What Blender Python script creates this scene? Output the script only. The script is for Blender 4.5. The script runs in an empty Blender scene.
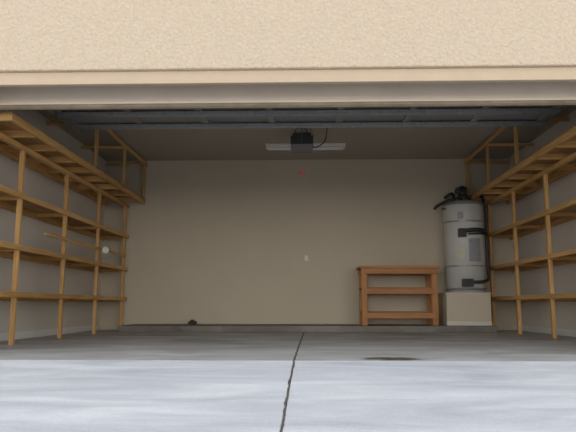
import bpy, bmesh, math, random
from mathutils import Vector, Matrix, Euler
random.seed(4)
S = bpy.context.scene
S.view_settings.view_transform = 'Standard'
S.view_settings.look = 'None'

# ---------------------------------------------------------------- materials
def new_mat(name):
    m = bpy.data.materials.new(name); m.use_nodes = True
    return m, m.node_tree.nodes, m.node_tree.links, m.node_tree.nodes['Principled BSDF']

def simple(name, col, rough=0.6, metal=0.0, var=0.12, scale=6.0, bump=0.0, bscale=60, bdist=.01):
    m, n, l, b = new_mat(name)
    tc = n.new('ShaderNodeTexCoord')
    nz = n.new('ShaderNodeTexNoise'); nz.inputs['Scale'].default_value = scale; nz.inputs['Detail'].default_value = 6
    l.new(tc.outputs['Object'], nz.inputs['Vector'])
    r = n.new('ShaderNodeValToRGB')
    r.color_ramp.elements[0].position = .3; r.color_ramp.elements[1].position = .7
    r.color_ramp.elements[0].color = (*[c*(1-var) for c in col], 1)
    r.color_ramp.elements[1].color = (*[min(1, c*(1+var)) for c in col], 1)
    l.new(nz.outputs['Fac'], r.inputs['Fac']); l.new(r.outputs['Color'], b.inputs['Base Color'])
    b.inputs['Roughness'].default_value = rough; b.inputs['Metallic'].default_value = metal
    if bump:
        n2 = n.new('ShaderNodeTexNoise'); n2.inputs['Scale'].default_value = bscale; n2.inputs['Detail'].default_value = 4
        l.new(tc.outputs['Object'], n2.inputs['Vector'])
        bp = n.new('ShaderNodeBump'); bp.inputs['Strength'].default_value = bump; bp.inputs['Distance'].default_value = bdist
        l.new(n2.outputs['Fac'], bp.inputs['Height']); l.new(bp.outputs['Normal'], b.inputs['Normal'])
    return m

def wood(name, dark, light, rough=.6):
    m, n, l, b = new_mat(name)
    uv = n.new('ShaderNodeUVMap'); uv.uv_map = 'UVMap'
    mp = n.new('ShaderNodeMapping'); mp.inputs['Scale'].default_value = (1.2, 28, 1)
    l.new(uv.outputs['UV'], mp.inputs['Vector'])
    nz = n.new('ShaderNodeTexNoise'); nz.inputs['Scale'].default_value = 2; nz.inputs['Detail'].default_value = 8
    nz.inputs['Distortion'].default_value = .6
    l.new(mp.outputs['Vector'], nz.inputs['Vector'])
    mp2 = n.new('ShaderNodeMapping'); mp2.inputs['Scale'].default_value = (.4, .4, 1)
    l.new(uv.outputs['UV'], mp2.inputs['Vector'])
    n2 = n.new('ShaderNodeTexNoise'); n2.inputs['Scale'].default_value = 1.0; n2.inputs['Detail'].default_value = 1
    l.new(mp2.outputs['Vector'], n2.inputs['Vector'])
    mx = n.new('ShaderNodeMath'); mx.operation = 'MULTIPLY_ADD'; mx.inputs[1].default_value = .55
    l.new(nz.outputs['Fac'], mx.inputs[0])
    m3 = n.new('ShaderNodeMath'); m3.operation = 'MULTIPLY'; m3.inputs[1].default_value = .45
    l.new(n2.outputs['Fac'], m3.inputs[0]); l.new(m3.outputs[0], mx.inputs[2])
    r = n.new('ShaderNodeValToRGB')
    r.color_ramp.elements[0].position = .36; r.color_ramp.elements[1].position = .62
    r.color_ramp.elements[0].color = (*dark, 1); r.color_ramp.elements[1].color = (*light, 1)
    l.new(mx.outputs[0], r.inputs['Fac']); l.new(r.outputs['Color'], b.inputs['Base Color'])
    b.inputs['Roughness'].default_value = rough
    return m

def concrete(name, cols, rough=.75, stains=False, streak=(1, 1, 1), lo=.33, hi=.66):
    m, n, l, b = new_mat(name)
    tc = n.new('ShaderNodeTexCoord')
    mp = n.new('ShaderNodeMapping'); mp.inputs['Scale'].default_value = streak
    mp.inputs['Rotation'].default_value = (0, 0, .12)
    l.new(tc.outputs['Object'], mp.inputs['Vector'])
    a = n.new('ShaderNodeTexNoise'); a.inputs['Scale'].default_value = 1.3; a.inputs['Detail'].default_value = 9
    a.inputs['Roughness'].default_value = .62; a.inputs['Distortion'].default_value = .7
    l.new(mp.outputs['Vector'], a.inputs['Vector'])
    r = n.new('ShaderNodeValToRGB'); e = r.color_ramp.elements
    e[0].position = lo; e[0].color = (*cols[0], 1); e[1].position = hi; e[1].color = (*cols[2], 1)
    x = e.new((lo+hi)/2); x.color = (*cols[1], 1)
    l.new(a.outputs['Fac'], r.inputs['Fac'])
    out = r.outputs['Color']
    f = n.new('ShaderNodeTexNoise'); f.inputs['Scale'].default_value = 90; f.inputs['Detail'].default_value = 3
    l.new(tc.outputs['Object'], f.inputs['Vector'])
    fr = n.new('ShaderNodeValToRGB'); fr.color_ramp.elements[0].position = .35; fr.color_ramp.elements[1].position = .65
    fr.color_ramp.elements[0].color = (.88, .88, .88, 1); fr.color_ramp.elements[1].color = (1, 1, 1, 1)
    l.new(f.outputs['Fac'], fr.inputs['Fac'])
    mm = n.new('ShaderNodeMixRGB'); mm.blend_type = 'MULTIPLY'; mm.inputs['Fac'].default_value = .8
    l.new(out, mm.inputs[1]); l.new(fr.outputs['Color'], mm.inputs[2]); out = mm.outputs['Color']
    if stains:
        for (sx, sy, rx, ry, k) in stains:
            mp3 = n.new('ShaderNodeMapping'); mp3.vector_type = 'POINT'
            mp3.inputs['Location'].default_value = (-sx/rx, -sy/ry, 0); mp3.inputs['Scale'].default_value = (1/rx, 1/ry, 0)
            l.new(tc.outputs['Object'], mp3.inputs['Vector'])
            wn = n.new('ShaderNodeTexNoise'); wn.inputs['Scale'].default_value = 7; wn.inputs['Detail'].default_value = 5
            l.new(tc.outputs['Object'], wn.inputs['Vector'])
            ad = n.new('ShaderNodeVectorMath'); ad.operation = 'MULTIPLY_ADD'
            ad.inputs[1].default_value = (1.3, 1.3, 0)
            l.new(wn.outputs['Color'], ad.inputs[0]); l.new(mp3.outputs['Vector'], ad.inputs[2])
            sb = n.new('ShaderNodeVectorMath'); sb.operation = 'SUBTRACT'; sb.inputs[1].default_value = (.65, .65, 0)
            l.new(ad.outputs[0], sb.inputs[0])
            ln = n.new('ShaderNodeVectorMath'); ln.operation = 'LENGTH'; l.new(sb.outputs[0], ln.inputs[0])
            mr = n.new('ShaderNodeMapRange'); mr.inputs['From Min'].default_value = .55; mr.inputs['From Max'].default_value = 1
            mr.inputs['To Min'].default_value = k; mr.inputs['To Max'].default_value = 0
            l.new(ln.outputs['Value'], mr.inputs['Value'])
            mk = n.new('ShaderNodeMixRGB'); mk.inputs[2].default_value = (.10, .085, .045, 1)
            l.new(mr.outputs['Result'], mk.inputs['Fac']); l.new(out, mk.inputs[1]); out = mk.outputs['Color']
    l.new(out, b.inputs['Base Color']); b.inputs['Roughness'].default_value = rough
    bp = n.new('ShaderNodeBump'); bp.inputs['Strength'].default_value = .25; bp.inputs['Distance'].default_value = .004
    l.new(f.outputs['Fac'], bp.inputs['Height']); l.new(bp.outputs['Normal'], b.inputs['Normal'])
    return m

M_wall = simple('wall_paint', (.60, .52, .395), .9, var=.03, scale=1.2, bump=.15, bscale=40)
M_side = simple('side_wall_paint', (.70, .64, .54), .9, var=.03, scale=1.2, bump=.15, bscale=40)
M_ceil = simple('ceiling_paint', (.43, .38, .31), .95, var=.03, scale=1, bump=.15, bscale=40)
M_stucco = simple('stucco', (.62, .495, .36), .95, var=.06, scale=42, bump=1.0, bscale=34, bdist=.024)
M_trim = simple('painted_trim', (.56, .435, .30), .8, var=.03, scale=10, bump=.2, bscale=60)
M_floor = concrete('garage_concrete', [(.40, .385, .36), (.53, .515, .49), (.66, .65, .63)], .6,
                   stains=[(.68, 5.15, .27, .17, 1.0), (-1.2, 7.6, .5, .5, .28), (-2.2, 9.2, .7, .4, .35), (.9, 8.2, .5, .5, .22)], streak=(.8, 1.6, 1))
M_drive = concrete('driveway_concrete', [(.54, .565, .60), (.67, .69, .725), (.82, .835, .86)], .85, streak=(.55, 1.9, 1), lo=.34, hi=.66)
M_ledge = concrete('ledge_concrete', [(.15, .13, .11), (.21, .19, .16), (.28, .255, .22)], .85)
M_joint = simple('joint_filler', (.13, .105, .085), .95, var=.4, scale=30)
M_wood = wood('pine_lumber', (.44, .225, .07), (.74, .44, .16))
M_ply = wood('plywood', (.28, .145, .052), (.47, .265, .10))
M_bench = wood('bench_lumber', (.30, .125, .038), (.50, .23, .075))
M_door = simple('door_paint', (.88, .76, .62), .5, var=.03, scale=4)
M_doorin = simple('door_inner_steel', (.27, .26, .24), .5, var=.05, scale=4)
M_rubber = simple('rubber', (.32, .25, .17), .8, var=.2)
M_galv = simple('galvanised_steel', (.40, .40, .39), .4, .7, var=.15, scale=20)
M_black = simple('black_plastic', (.035, .033, .032), .45, var=.1)
M_lens = simple('frosted_plastic', (.35, .34, .32), .35, var=.05)
M_white = simple('white_enamel', (.80, .78, .73), .35, var=.03)
M_tank = simple('tank_enamel', (.60, .59, .55), .4, var=.03)
M_grey = simple('grey_enamel', (.22, .21, .20), .5, var=.06)
M_label = simple('label_paper', (.33, .34, .35), .6, var=.3, scale=60)
M_ylab = simple('yellow_label', (.62, .58, .42), .6, var=.12, scale=50)
M_copper = simple('copper_pipe', (.35, .17, .09), .45, .7, var=.2, scale=20)
M_insul = simple('pipe_insulation', (.03, .028, .028), .9, var=.2)
M_red = simple('red_plastic', (.55, .04, .02), .45, var=.08)
M_brown = simple('brown_cloth', (.06, .045, .035), .95, var=.3, scale=30, bump=.5)

# ---------------------------------------------------------------- mesh builder
class B:
    def __init__(s, name, mats, bevel=.003):
        s.name = name; s.mats = mats; s.bm = bmesh.new(); s.uv = s.bm.loops.layers.uv.new('UVMap'); s.bev = bevel
    def box(s, a, b, mat=0, rot=None, piv=None):
        lo = [min(a[i], b[i]) for i in range(3)]; hi = [max(a[i], b[i]) for i in range(3)]
        c = [(lo[i]+hi[i])/2 for i in range(3)]
        size = [hi[i]-lo[i] for i in range(3)]
        L = size.index(max(size)); off = (random.uniform(0, 90), random.uniform(0, 90))
        pts = [(x, y, z) for x in (lo[0], hi[0]) for y in (lo[1], hi[1]) for z in (lo[2], hi[2])]
        vs = [s.bm.verts.new(p) for p in pts]
        for q in ((0, 1, 3, 2), (4, 6, 7, 5), (0, 4, 5, 1), (2, 3, 7, 6), (0, 2, 6, 4), (1, 5, 7, 3)):
            f = s.bm.faces.new([vs[i] for i in q]); f.material_index = mat
            oth = [i for i in range(3) if i != L]
            for lp in f.loops:
                co = lp.vert.co
                lp[s.uv].uv = (co[L]+off[0], co[oth[0]]+co[oth[1]]+off[1])
        if rot is not None:
            P = Vector(piv if piv else c)
            for v in vs: v.co = P + rot @ (v.co-P)
        return vs
    def beam(s, p, q, w, h, mat=0):
        p = Vector(p); q = Vector(q); d = q-p; Ln = d.length
        vs = s.box((-w/2, 0, -h/2), (w/2, Ln, h/2), mat)
        R = d.to_track_quat('Y', 'Z').to_matrix()
        for v in vs: v.co = p + R @ v.co
    def cyl(s, p, q, r, mat=0, seg=32, r2=None, smooth=True):
        p = Vector(p); q = Vector(q); d = q-p; r2 = r if r2 is None else r2
        R = d.to_track_quat('Z', 'Y').to_matrix()
        A = [s.bm.verts.new(p+R @ Vector((r*math.cos(t), r*math.sin(t), 0))) for t in [2*math.pi*i/seg for i in range(seg)]]
        C = [s.bm.verts.new(q+R @ Vector((r2*math.cos(t), r2*math.sin(t), 0))) for t in [2*math.pi*i/seg for i in range(seg)]]
        for i in range(seg):
            j = (i+1) % seg
            f = s.bm.faces.new((A[i], A[j], C[j], C[i])); f.material_index = mat; f.smooth = smooth
        f = s.bm.faces.new(A[::-1]); f.material_index = mat
        f = s.bm.faces.new(C); f.material_index = mat
    def lathe(s, cx, cy, prof, mat=0, seg=48):
        rings = []
        for (r, z) in prof:
            rings.append([s.bm.verts.new((cx+r*math.cos(2*math.pi*i/seg), cy+r*math.sin(2*math.pi*i/seg), z)) for i in range(seg)])
        for k in range(len(rings)-1):
            for i in range(seg):
                j = (i+1) % seg
                f = s.bm.faces.new((rings[k][i], rings[k][j], rings[k+1][j], rings[k+1][i])); f.material_index = mat; f.smooth = True
        f = s.bm.faces.new(rings[0][::-1]); f.material_index = mat
        f = s.bm.faces.new(rings[-1]); f.material_index = mat
    def patch(s, cx, cy, r, a0, a1, z0, z1, mat, seg=10):
        "curved label on a cylinder"
        prev = None
        for i in range(seg+1):
            t = a0+(a1-a0)*i/seg
            v = [s.bm.verts.new((cx+r*math.cos(t), cy+r*math.sin(t), z)) for z in (z0, z1)]
            if prev:
                f = s.bm.faces.new((prev[0], v[0], v[1], prev[1])); f.material_index = mat; f.smooth = True
            prev = v
    def tube(s, pts, r, mat=0, seg=10, res=6):
        P = [Vector(p) for p in pts]; out = []
        for i in range(len(P)-1):
            p0 = P[max(i-1, 0)]; p1 = P[i]; p2 = P[i+1]; p3 = P[min(i+2, len(P)-1)]
            for k in range(res):
                t = k/res
                out.append(.5*((2*p1)+(p2-p0)*t+(2*p0-5*p1+4*p2-p3)*t*t+(-p0+3*p1-3*p2+p3)*t**3))
        out.append(P[-1])
        rings = []
        up = Vector((.13, .31, .94)).normalized()
        for i, c in enumerate(out):
            d = (out[min(i+1, len(out)-1)]-out[max(i-1, 0)]).normalized()
            a = d.cross(up)
            if a.length < .05: a = d.cross(Vector((1, 0, 0)))
            a.normalize(); b = d.cross(a).normalized()
            rings.append([s.bm.verts.new(c+a*r*math.cos(2*math.pi*k/seg)+b*r*math.sin(2*math.pi*k/seg)) for k in range(seg)])
        for k in range(len(rings)-1):
            for i in range(seg):
                j = (i+1) % seg
                f = s.bm.faces.new((rings[k][i], rings[k][j], rings[k+1][j], rings[k+1][i])); f.material_index = mat; f.smooth = True
        f = s.bm.faces.new(rings[0][::-1]); f.material_index = mat
        f = s.bm.faces.new(rings[-1]); f.material_index = mat
    def done(s, parent=None, recalc=True):
        if recalc: bmesh.ops.recalc_face_normals(s.bm, faces=s.bm.faces)
        me = bpy.data.meshes.new(s.name); s.bm.to_mesh(me); s.bm.free()
        for m in s.mats: me.materials.append(m)
        o = bpy.data.objects.new(s.name, me); S.collection.objects.link(o)
        if s.bev:
            md = o.modifiers.new('bevel', 'BEVEL'); md.width = s.bev; md.segments = 2; md.limit_method = 'ANGLE'
            md.angle_limit = math.radians(50)
        if parent: o.parent = parent
        return o

YB = 11.2; YF = 5.30; YI = 5.68; XW = 3.60; H = 3.0; HD = 2.45; OW = 3.06; YS = 4.95

# ---------------------------------------------------------------- shell
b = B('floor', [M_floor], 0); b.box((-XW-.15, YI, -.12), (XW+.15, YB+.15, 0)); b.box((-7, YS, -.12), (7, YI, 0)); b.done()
b = B('wall_back', [M_wall], 0); b.box((-XW-.15, YB, 0), (XW+.15, YB+.15, H)); b.done()
b = B('wall_left', [M_side], 0); b.box((-XW-.15, YI, 0), (-XW, YB, H)); b.done()
b = B('wall_right', [M_side], 0); b.box((XW, YI, 0), (XW+.15, YB, H)); b.done()
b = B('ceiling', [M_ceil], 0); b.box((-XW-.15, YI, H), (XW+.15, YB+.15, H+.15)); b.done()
b = B('wall_front', [M_stucco, M_side], .012)
b.box((-7, YF, HD), (7, YI, 4.6)); b.box((-7, YF, 0), (-OW, YI, HD)); b.box((OW, YF, 0), (7, YI, HD))
b.done()
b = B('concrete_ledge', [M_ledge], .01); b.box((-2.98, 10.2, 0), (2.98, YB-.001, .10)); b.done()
for nm, x0, x1 in (('baseboard_left', -XW, -XW+.014), ('baseboard_right', XW-.014, XW)):
    b = B(nm, [M_white], .002); b.box((x0, YI+.01, 0), (x1, YB-.01, .09)); b.done()
# painted head casing board of the door opening
b = B('trim_1', [M_trim], .006)
b.box((-OW, YF+.045, HD-.112), (OW, YF+.085, HD)); b.box((-OW, YF+.035, HD-.118), (OW, YF+.09, HD-.10))
b.done()

# driveway : sloping slabs with real joint gaps
SL = .085
def dz(y): return -SL*(YS-y) if y > -2 else -SL*(YS+2)
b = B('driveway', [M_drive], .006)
def jx(y): return -.115+(y-3.2)*.0115
def slab(xa0, xa1, xb0, xb1, y0, y1):
    pts = [(xa0, y0, dz(y0)), (xa1, y0, dz(y0)), (xb1, y1, dz(y1)), (xb0, y1, dz(y1))]
    t = [b.bm.verts.new(p) for p in pts]; u = [b.bm.verts.new((p[0], p[1], p[2]-.15)) for p in pts]
    b.bm.faces.new(t); b.bm.faces.new(u[::-1])
    for i in range(4):
        j = (i+1) % 4; b.bm.faces.new((t[j], t[i], u[i], u[j]))
g = .004
for (y0, y1) in ((-2, 1.6), (1.61, YS-.002)):
    slab(-7, jx(y0)-g, -7, jx(y1)-g, y0, y1); slab(jx(y0)+g, 7, jx(y1)+g, 7, y0, y1)
slab(-30, 30, -30, 30, -40, -2.01)
b.done()
b = B('driveway_joint', [M_joint], 0)
prev = None; y = -1.9
wob = 0
while y < YS:
    wob = .8*wob+random.uniform(-.003, .003)
    w1 = .003+.005*random.random(); w2 = .003+.005*random.random(); c = jx(y)+wob
    v = [b.bm.verts.new((c-w1, y, dz(y)+.0015)), b.bm.verts.new((c+w2, y, dz(y)+.0015))]
    if prev: b.bm.faces.new((prev[0], prev[1], v[1], v[0]))
    prev = v; y += .05
b.done()
b = B('floor_joint', [M_joint], 0)
prev = None; y = YS+.002
while y < 10.19:
    c = jx(y)+random.uniform(-.003, .003)
    v = [b.bm.verts.new((c-.009, y, .0015)), b.bm.verts.new((c+.009, y, .0015))]
    if prev: b.bm.faces.new((prev[0], prev[1], v[1], v[0]))
    prev = v; y += .12
b.done()

# ---------------------------------------------------------------- shelving
def shelving(sg, extra):
    b = B('storage_shelving', [M_wood, M_ply], .003)
    def X(x): return sg*x
    xp = 3.16; xw = XW-.016; xe = 2.85
    posts = [6.9, 8.25, 9.6, 11.0] if sg < 0 else [7.05, 8.38, 9.7, 11.0]
    if sg > 0: xe = 2.82
    for yy in posts:
        b.box((X(xp-.024), yy-.024, 0), (X(xp+.024), yy+.024, 2.18))
        for z in (.54, 1.05, 1.62):
            b.box((X(xp+.022), yy-.02, z-.05), (X(xw-.04), yy+.02, z))
    y0 = 6.05; y1 = YB-.04
    for z in (.54, 1.05, 1.62):
        b.box((X(xp-.024), y0, z-.038), (X(xp-.042), y1, z+.021), 0)
        xs = xp-.022; wdt = (xw-.005-xs)/4
        for k in range(4):
            b.box((X(xs+k*wdt+.003), y0, z+.0005), (X(xs+(k+1)*wdt-.003), y1, z+.019), 1 if k else 0)
        b.box((X(xw-.04), y0, z-.07), (X(xw), y1, z), 0)
    zt = 2.27
    b.box((X(xe), y0-.1, zt-.07), (X(xe+.04), y1, zt), 0)
    b.box((X(xp-.03), y0-.1, 2.125), (X(xp+.03), y1, 2.18), 0)
    b.box((X(xw-.08), y0-.1, 2.18), (X(xw-.002), y1, zt), 0)
    yy = y0-.1
    while yy < y1:
        b.box((X(xe+.04), yy, 2.195), (X(xw-.08), min(yy+.04, y1), zt), 0); yy += .61
    n = 6; w = (xw-xe)/n
    for k in range(n):
        b.box((X(xe+k*w+.003), y0-.1, zt+.0005), (X(xe+(k+1)*w-.003), y1, zt+.019), 1)
    zr = 2.94; rp = [8.5, 9.86, 11.11]
    for yy in rp:
        b.box((X(xe), yy-.022, zt+.02), (X(xe+.045), yy+.022, zr-.05), 0)
        b.box((X(xe), yy-.02, zr-.05), (X(xw-.01), yy+.02, zr-.01), 0)
    b.box((X(xe-.003), rp[0]-.04, zr-.06), (X(xe-.023), y1, zr), 0)
    if extra:
        b.box((X(xp-.024), 7.55, 1.25), (X(xp-.045), 10.98, 1.288), 0)
    return b.done()
shelving(-1, True)
shelving(1, False)

b = B('clamp_lamp', [M_white, M_galv, M_black], .001)
cx, cy, cz = -3.085, 9.75, 1.27
b.box((cx-.03, cy-.03, cz-.04), (cx+.012, cy+.03, cz+.04), 2)
b.cyl((cx+.012, cy, cz), (cx+.05, cy, cz), .012, 1)
b.cyl((cx+.05, cy+.07, cz), (cx+.05, cy-.06, cz-.01), .022, 1)
b.cyl((cx+.05, cy-.06, cz-.01), (cx+.05, cy-.16, cz-.02), .025, 0, r2=.05)
b.done()

# ---------------------------------------------------------------- workbench
b = B('workbench', [M_bench], .004)
x0, x1, ya, yb, z0, zt = .88, 2.14, 10.42, 10.98, .10, 1.055
nb = 5; w = (yb-ya+.04)/nb
for k in range(nb):
    b.box((x0-.02, ya-.02+k*w+.002, zt-.038), (x1+.02, ya-.02+(k+1)*w-.002, zt))
for xx in (x0+.02, x1-.11):
    for yy in (ya+.02, yb-.06):
        b.box((xx, yy, z0), (xx+.09, yy+.04, zt-.038))
        if yy < 10.7:
            o_ = .035 if xx < 1.5 else -.035
            b.box((xx+.025+o_, yy+.04, z0), (xx+.065+o_, yy+.08, zt-.04))
for yy in (ya, yb-.02):
    b.box((x0+.01, yy, zt-.13), (x1-.01, yy+.02, zt-.04))
for z, zz in ((.60, .69), (.21, .30)):
    b.box((x0+.07, ya+.0, z), (x1-.07, ya+.02, zz)); b.box((x0+.07, yb-.02, z), (x1-.07, yb, zz))
    for k in range(4):
        b.box((x0+.02, ya+.062+k*.11+.002, zz+.001), (x1-.02, ya+.062+(k+1)*.11-.004, zz+.02))
    for xx in (x0+.11, x1-.13):
        b.box((xx, ya+.06, z), (xx+.02, yb-.06, zz))
b.done()

# ---------------------------------------------------------------- water heater and stand
b = B('heater_stand', [M_wall, M_side], .006)
b.box((2.24, 10.36, .10), (2.94, YB-.005, .60), 0); b.box((2.23, 10.35, .60), (2.95, YB-.005, .622), 1)
b.box((2.235, 10.35, .10), (2.945, 10.36, .17), 1)
b.done()
cx, cy = 2.655, 10.76; R = .33; zb = .623; zt = 2.12
b = B('water_heater', [M_tank, M_grey, M_label, M_ylab, M_copper, M_insul, M_galv, M_black], .0)
b.lathe(cx, cy, [(R-.03, zb), (R-.03, zb+.03), (R, zb+.035), (R, zt-.05), (R-.01, zt-.035)], 0)
b.lathe(cx, cy, [(R+.004, zt-.05), (R+.006, zt-.012), (R-.02, zt+.012), (.06, zt+.03), (.0601, zt+.031)], 1)
b.lathe(cx, cy, [(R+.003, zb+.036), (R+.003, zb+.075)], 1)
for z in (zb+.42, zt-.34):
    b.lathe(cx, cy, [(R+.002, z), (R+.004, z+.002), (R+.004, z+.022), (R+.002, z+.024)], 6)
d = math.radians
b.patch(cx, cy, R+.003, d(-92), d(-55), zb+.50, zb+.88, 2)
b.patch(cx, cy, R+.003, d(-125), d(-103), zb+.55, zb+.75, 3)
b.patch(cx, cy, R+.003, d(-120), d(-104), zb+1.20, zb+1.32, 2)
b.cyl((cx, cy, zt+.03), (cx, cy, zt+.05), .07, 6)
for a in (0, 90, 180, 270):
    b.box((cx+.075*math.cos(d(a))-.006, cy+.075*math.sin(d(a))-.006, zt+.02), (cx+.075*math.cos(d(a))+.006, cy+.075*math.sin(d(a))+.006, zt+.09), 6)
b.cyl((cx, cy, zt+.085), (cx, cy, zt+.15), .13, 7, r2=.065)
b.tube([(cx, cy, zt+.14), (cx, cy, zt+.2), (cx+.02, cy+.06, zt+.26), (cx+.03, YB-.006, zt+.30)], .062, 7, seg=20)
b.tube([(cx-.16, cy-.05, zt), (cx-.16, cy-.05, zt+.12), (cx-.19, cy+.0, zt+.17), (cx-.2, YB-.006, zt+.18)], .026, 5)
b.tube([(cx+.16, cy-.05, zt), (cx+.16, cy-.05, zt+.10), (cx+.18, cy+.0, zt+.15), (cx+.19, YB-.006, zt+.16)], .024, 4)
b.cyl((cx-R+.02, cy-.08, zt-.10), (cx-R-.05, cy-.12, zt-.10), .02, 4)
b.tube([(cx-.18, cy-.2, zt+.01), (cx-.26, cy-.22, zt+.03), (cx-.40, cy-.22, zt-.03), (cx-.50, cy-.22, zt-.09), (cx-.52, cy-.22, zt-.13)], .026, 7)
b.box((cx-.17, cy-R-.05, zt-.60), (cx-.05, cy-R+.05, zt-.46), 7)
b.tube([(cx-.08, cy-R-.02, zt-.50), (cx+.06, cy-R-.035, zt-.485), (cx+.20, cy-.31, zt-.485), (cx+.31, cy-.17, zt-.49), (cx+.345, cy-.04, zt-.5)], .036, 7)
b.tube([(cx-.02, cy-R-.02, zt-.55), (cx+.10, cy-R-.01, zt-.545), (cx+.22, cy-.28, zt-.54), (cx+.33, cy-.1, zt-.54)], .014, 7)
b.box((cx-.14, cy-R-.055, zb+.09), (cx+.03, cy-R+.03, zb+.22), 7)
b.cyl((cx-.05, cy-R-.055, zb+.165), (cx-.05, cy-R-.08, zb+.165), .035, 7)
b.tube([(cx-.02, cy-R-.02, zb+.17), (cx+.14, cy-R-.025, zb+.17), (cx+.28, cy-.26, zb+.20), (cx+.345, cy-.12, zb+.3), (cx+.345, cy-.05, zb+1.0), (cx+.335, cy+.0, zt+.1), (cx+.33, YB-.006, zt+.12)], .026, 7)
b.cyl((cx-.2, cy-R+.06, zb+.08), (cx-.22, cy-R-.03, zb+.08), .015, 4)
b.done()

# ---------------------------------------------------------------- overhead door (open)
b = B('garage_door', [M_door, M_doorin, M_rubber, M_galv], .003)
HW = 3.02
P0 = Vector((0, 5.765, 2.285)); P1 = Vector((0, 5.90, 2.70))
def section(p, q, th=.045):
    p = Vector(p); q = Vector(q); dv = (q-p); L = dv.length; dv.normalize()
    nrm = Vector((0, -dv.z, dv.y))
    def pt(x, a, n):
        return Vector((x, 0, 0))+p+dv*a+nrm*n
    def slab_(x0, x1, a0, a1, n0, n1, mat):
        vs = [b.bm.verts.new(pt(x, a, n)) for x in (x0, x1) for a in (a0, a1) for n in (n0, n1)]
        for qd in ((0, 1, 3, 2), (4, 6, 7, 5), (0, 4, 5, 1), (2, 3, 7, 6), (0, 2, 6, 4), (1, 5, 7, 3)):
            f = b.bm.faces.new([vs[i] for i in qd]); f.material_index = mat
    slab_(-HW, HW, 0, L, .0, .018, 0)
    slab_(-HW, HW, 0, L, -.022, .0, 1)
    slab_(-HW, HW, 0, .04, -.05, -.022, 1); slab_(-HW, HW, L-.04, L, -.05, -.022, 1)
    for i in range(8):
        xx = -HW+i*(2*HW-.08)/7
        slab_(xx, xx+.08, .04, L-.04, -.048, -.022, 1)
    return slab_, L
s_, L = section(P0, P1)
s_(-HW, HW, -.03, 0, -.03, .012, 2)
s_(-HW, HW, -.004, .022, .018, .024, 0)
zH = 2.77
section((0, 5.92, 2.71), (0, 6.41, zH+.01))
for k in range(3):
    ya = 6.43+k*.535
    s_, L = section((0, ya, zH), (0, ya+.53, zH))
    s_(-HW+.02, HW-.02, L-.12, L-.06, -.075, -.05, 3)
    s_(-HW+.02, HW-.02, L-.125, L-.117, -.10, -.075, 3)
    s_(-HW+.02, HW-.02, L-.063, L-.055, -.10, -.075, 3)
    for xx in (-2.2, -1.3, -.45, .45, 1.3, 2.2):
        s_(xx-.03, xx+.03, L-.05, L+.02, -.062, -.048, 3)
door = b.done()
b = B('door_tracks', [M_galv], .001)
for sg in (-1, 1):
    x = sg*3.08
    b.tube([(x, 5.72, .02), (x, 5.72, 1.2), (x, 5.73, 2.2), (x, 5.85, 2.55), (x, 6.25, 2.74), (x, 7.0, 2.75), (x, 8.35, 2.75)], .022, 0, seg=8)
    b.box((x-.015, 8.2, 2.75), (x+.015, 8.235, H-.002)); b.box((x-.015, 6.95, 2.76), (x+.015, 6.985, H-.002))
    b.beam((x, 8.2, 2.78), (x, 8.6, H-.02), .03, .008)
    b.box((x-.02, 8.33, 2.72), (x+.02, 8.36, 2.82))
    for yy in (6.5, 7.5, 8.0):
        b.cyl((x-sg*.06, yy, 2.74), (x, yy, 2.74), .01)
    xs = x+sg*.05
    pts = []
    for i in range(160):
        t = i/160; a = i*1.25
        pts.append((xs+.022*math.cos(a), 7.0+1.1*t, 2.84+.022*math.sin(a)))
    b.tube(pts, .004, 0, seg=5, res=1)
    b.tube([(xs, 5.9, 2.83), (xs, 6.6, 2.84), (xs, 7.0, 2.84)], .004, 0, seg=6)
    b.cyl((xs-.01, 5.95, 2.83), (xs+.01, 5.95, 2.83), .05, 0)
    b.tube([(xs, 8.1, 2.84), (xs, 8.22, 2.82)], .006, 0, seg=6)
b.box((-3.1, 8.30, 2.775), (3.1, 8.312, 2.805))
b.cyl((-3.0, 8.42, 2.93), (3.0, 8.42, 2.93), .012)
for xx in (-2.3, -.6, .6, 2.3):
    b.box((xx-.012, 8.40, 2.93), (xx+.012, 8.44, H-.001))
tr = b.done(parent=door)

# ---------------------------------------------------------------- opener
b = B('garage_door_opener', [M_black, M_galv, M_lens, M_red, M_grey], .004)
ox = -.05; oy = 8.95
b.box((ox-.16, oy-.14, 2.67), (ox+.16, oy+.2, 2.80), 0)
b.box((ox-.13, oy-.12, 2.80), (ox+.13, oy+.18, 2.84), 0)
b.box((ox-.15, oy-.165, 2.600), (ox+.15, oy-.02, 2.67), 4)
b.box((ox-.15, oy-.02, 2.62), (ox+.15, oy+.18, 2.67), 4)
b.box((ox-.03, 5.9, 2.855), (ox+.03, oy+.05, 2.885), 1)
b.box((ox-.004, 5.9, 2.825), (ox+.004, oy-.1, 2.855), 1)
for sx in (-.13, .13):
    b.box((ox+sx-.012, oy+.05, 2.76), (ox+sx+.012, oy+.075, H-.005), 1)
b.box((ox-.16, oy+.045, 2.88), (ox+.16, oy+.075, 2.90), 1)
b.box((ox-.02, oy-.6, 2.79), (ox+.02, oy-.45, 2.855), 4)
b.beam((ox, oy-.52, 2.80), (ox, 8.02, 2.80), .02, .02, 0)
b.tube([(ox, oy-.5, 2.79), (ox, oy-.5, 2.5), (ox, oy-.5, 2.20)], .0016, 4, seg=6)
b.box((ox-.05, oy-.512, 2.172), (ox+.05, oy-.488, 2.20), 3)
b.tube([(ox+.12, oy, 2.69), (ox+.2, oy, 2.66), (ox+.32, oy, 2.74), (ox+.36, oy+.05, 2.88), (ox+.36, oy+.06, H-.02)], .008, 0, seg=8)
b.tube([(ox-.1, oy, 2.84), (ox-.07, oy-.05, 2.93), (ox+.06, oy-.02, 2.92), (ox+.1, oy, 2.84)], .006, 0, seg=8)
b.done()

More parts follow.
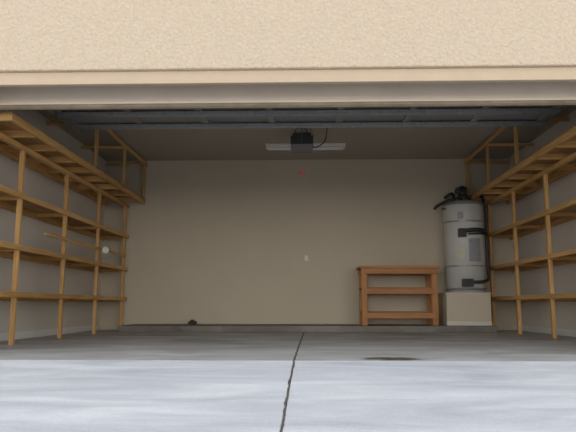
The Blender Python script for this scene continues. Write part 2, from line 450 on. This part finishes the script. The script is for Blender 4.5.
b = B('fluorescent_light_fixture', [M_white, M_lens], .004)
fy = 10.1; fx = 0.0
b.box((fx-.62, fy-.07, 2.95), (fx+.62, fy+.07, H-.001), 0)
b.box((fx-.64, fy-.075, 2.935), (fx-.615, fy+.075, H-.001), 0); b.box((fx+.615, fy-.075, 2.935), (fx+.64, fy+.075, H-.001), 0)
for yy in (-.04, .04): b.cyl((fx-.61, fy+yy, 2.93), (fx+.61, fy+yy, 2.93), .016, 0, seg=16)
b.done()

b = B('electrical_outlet', [M_white, M_red, M_black], .002)
ozz = 1.24
b.box((-.02, YB-.006, ozz-.045), (.04, YB-.0005, ozz+.045), 0)
for k in (-.02, .02):
    b.box((-.004, YB-.009, ozz+k-.012), (.024, YB-.006, ozz+k+.012), 0)
    for sx in (.003, .015): b.box((sx, YB-.0095, ozz+k-.006), (sx+.003, YB-.0088, ozz+k+.006), 2)
b.done()

bm = bmesh.new(); bmesh.ops.create_icosphere(bm, subdivisions=3, radius=1)
for v in bm.verts:
    k = 1+.25*math.sin(5*v.co.x+2)*math.cos(4*v.co.y)+random.uniform(-.08, .08)
    v.co = Vector((v.co.x*.075*k, v.co.y*.06*k, max(v.co.z, -.5)*.045*k))
zm = min(v.co.z for v in bm.verts)
for v in bm.verts: v.co.z -= zm
me = bpy.data.meshes.new('rag'); bm.to_mesh(me); bm.free(); me.materials.append(M_brown)
for f in me.polygons: f.use_smooth = True
o = bpy.data.objects.new('rag', me); S.collection.objects.link(o); o.location = (-1.92, 10.9, .10)

# ---------------------------------------------------------------- world : bright open street behind the camera
W = bpy.data.worlds.new('World'); S.world = W; W.use_nodes = True
n = W.node_tree.nodes; l = W.node_tree.links; bg = n['Background']
tc = n.new('ShaderNodeTexCoord'); sp = n.new('ShaderNodeSeparateXYZ'); l.new(tc.outputs['Generated'], sp.inputs[0])
ny = n.new('ShaderNodeMath'); ny.operation = 'MULTIPLY'; ny.inputs[1].default_value = -1; ny.use_clamp = True; l.new(sp.outputs['Y'], ny.inputs[0])
az = n.new('ShaderNodeMath'); az.operation = 'ABSOLUTE'; l.new(sp.outputs['Z'], az.inputs[0])
iz = n.new('ShaderNodeMath'); iz.operation = 'SUBTRACT'; iz.inputs[0].default_value = 1; l.new(az.outputs[0], iz.inputs[1])
p1 = n.new('ShaderNodeMath'); p1.operation = 'POWER'; p1.inputs[1].default_value = 2; l.new(ny.outputs[0], p1.inputs[0])
p2 = n.new('ShaderNodeMath'); p2.operation = 'POWER'; p2.inputs[1].default_value = 3; l.new(iz.outputs[0], p2.inputs[0])
pr = n.new('ShaderNodeMath'); pr.operation = 'MULTIPLY'; l.new(p1.outputs[0], pr.inputs[0]); l.new(p2.outputs[0], pr.inputs[1])
st = n.new('ShaderNodeMath'); st.operation = 'MULTIPLY_ADD'; st.inputs[1].default_value = 3.5; st.inputs[2].default_value = 1.12
l.new(pr.outputs[0], st.inputs[0]); l.new(st.outputs[0], bg.inputs['Strength'])
mx = n.new('ShaderNodeMixRGB'); mx.inputs[1].default_value = (.87, .92, 1, 1); mx.inputs[2].default_value = (1, .95, .87, 1)
l.new(pr.outputs[0], mx.inputs['Fac']); l.new(mx.outputs[0], bg.inputs['Color'])

# ---------------------------------------------------------------- camera
cd = bpy.data.cameras.new('camera'); cam = bpy.data.objects.new('camera', cd); S.collection.objects.link(cam)
cd.lens = 40; cd.sensor_width = 36; cd.clip_end = 200
cam.location = (0, 0, .41); cam.rotation_euler = (math.radians(98), 0, math.radians(1.6))
S.camera = cam
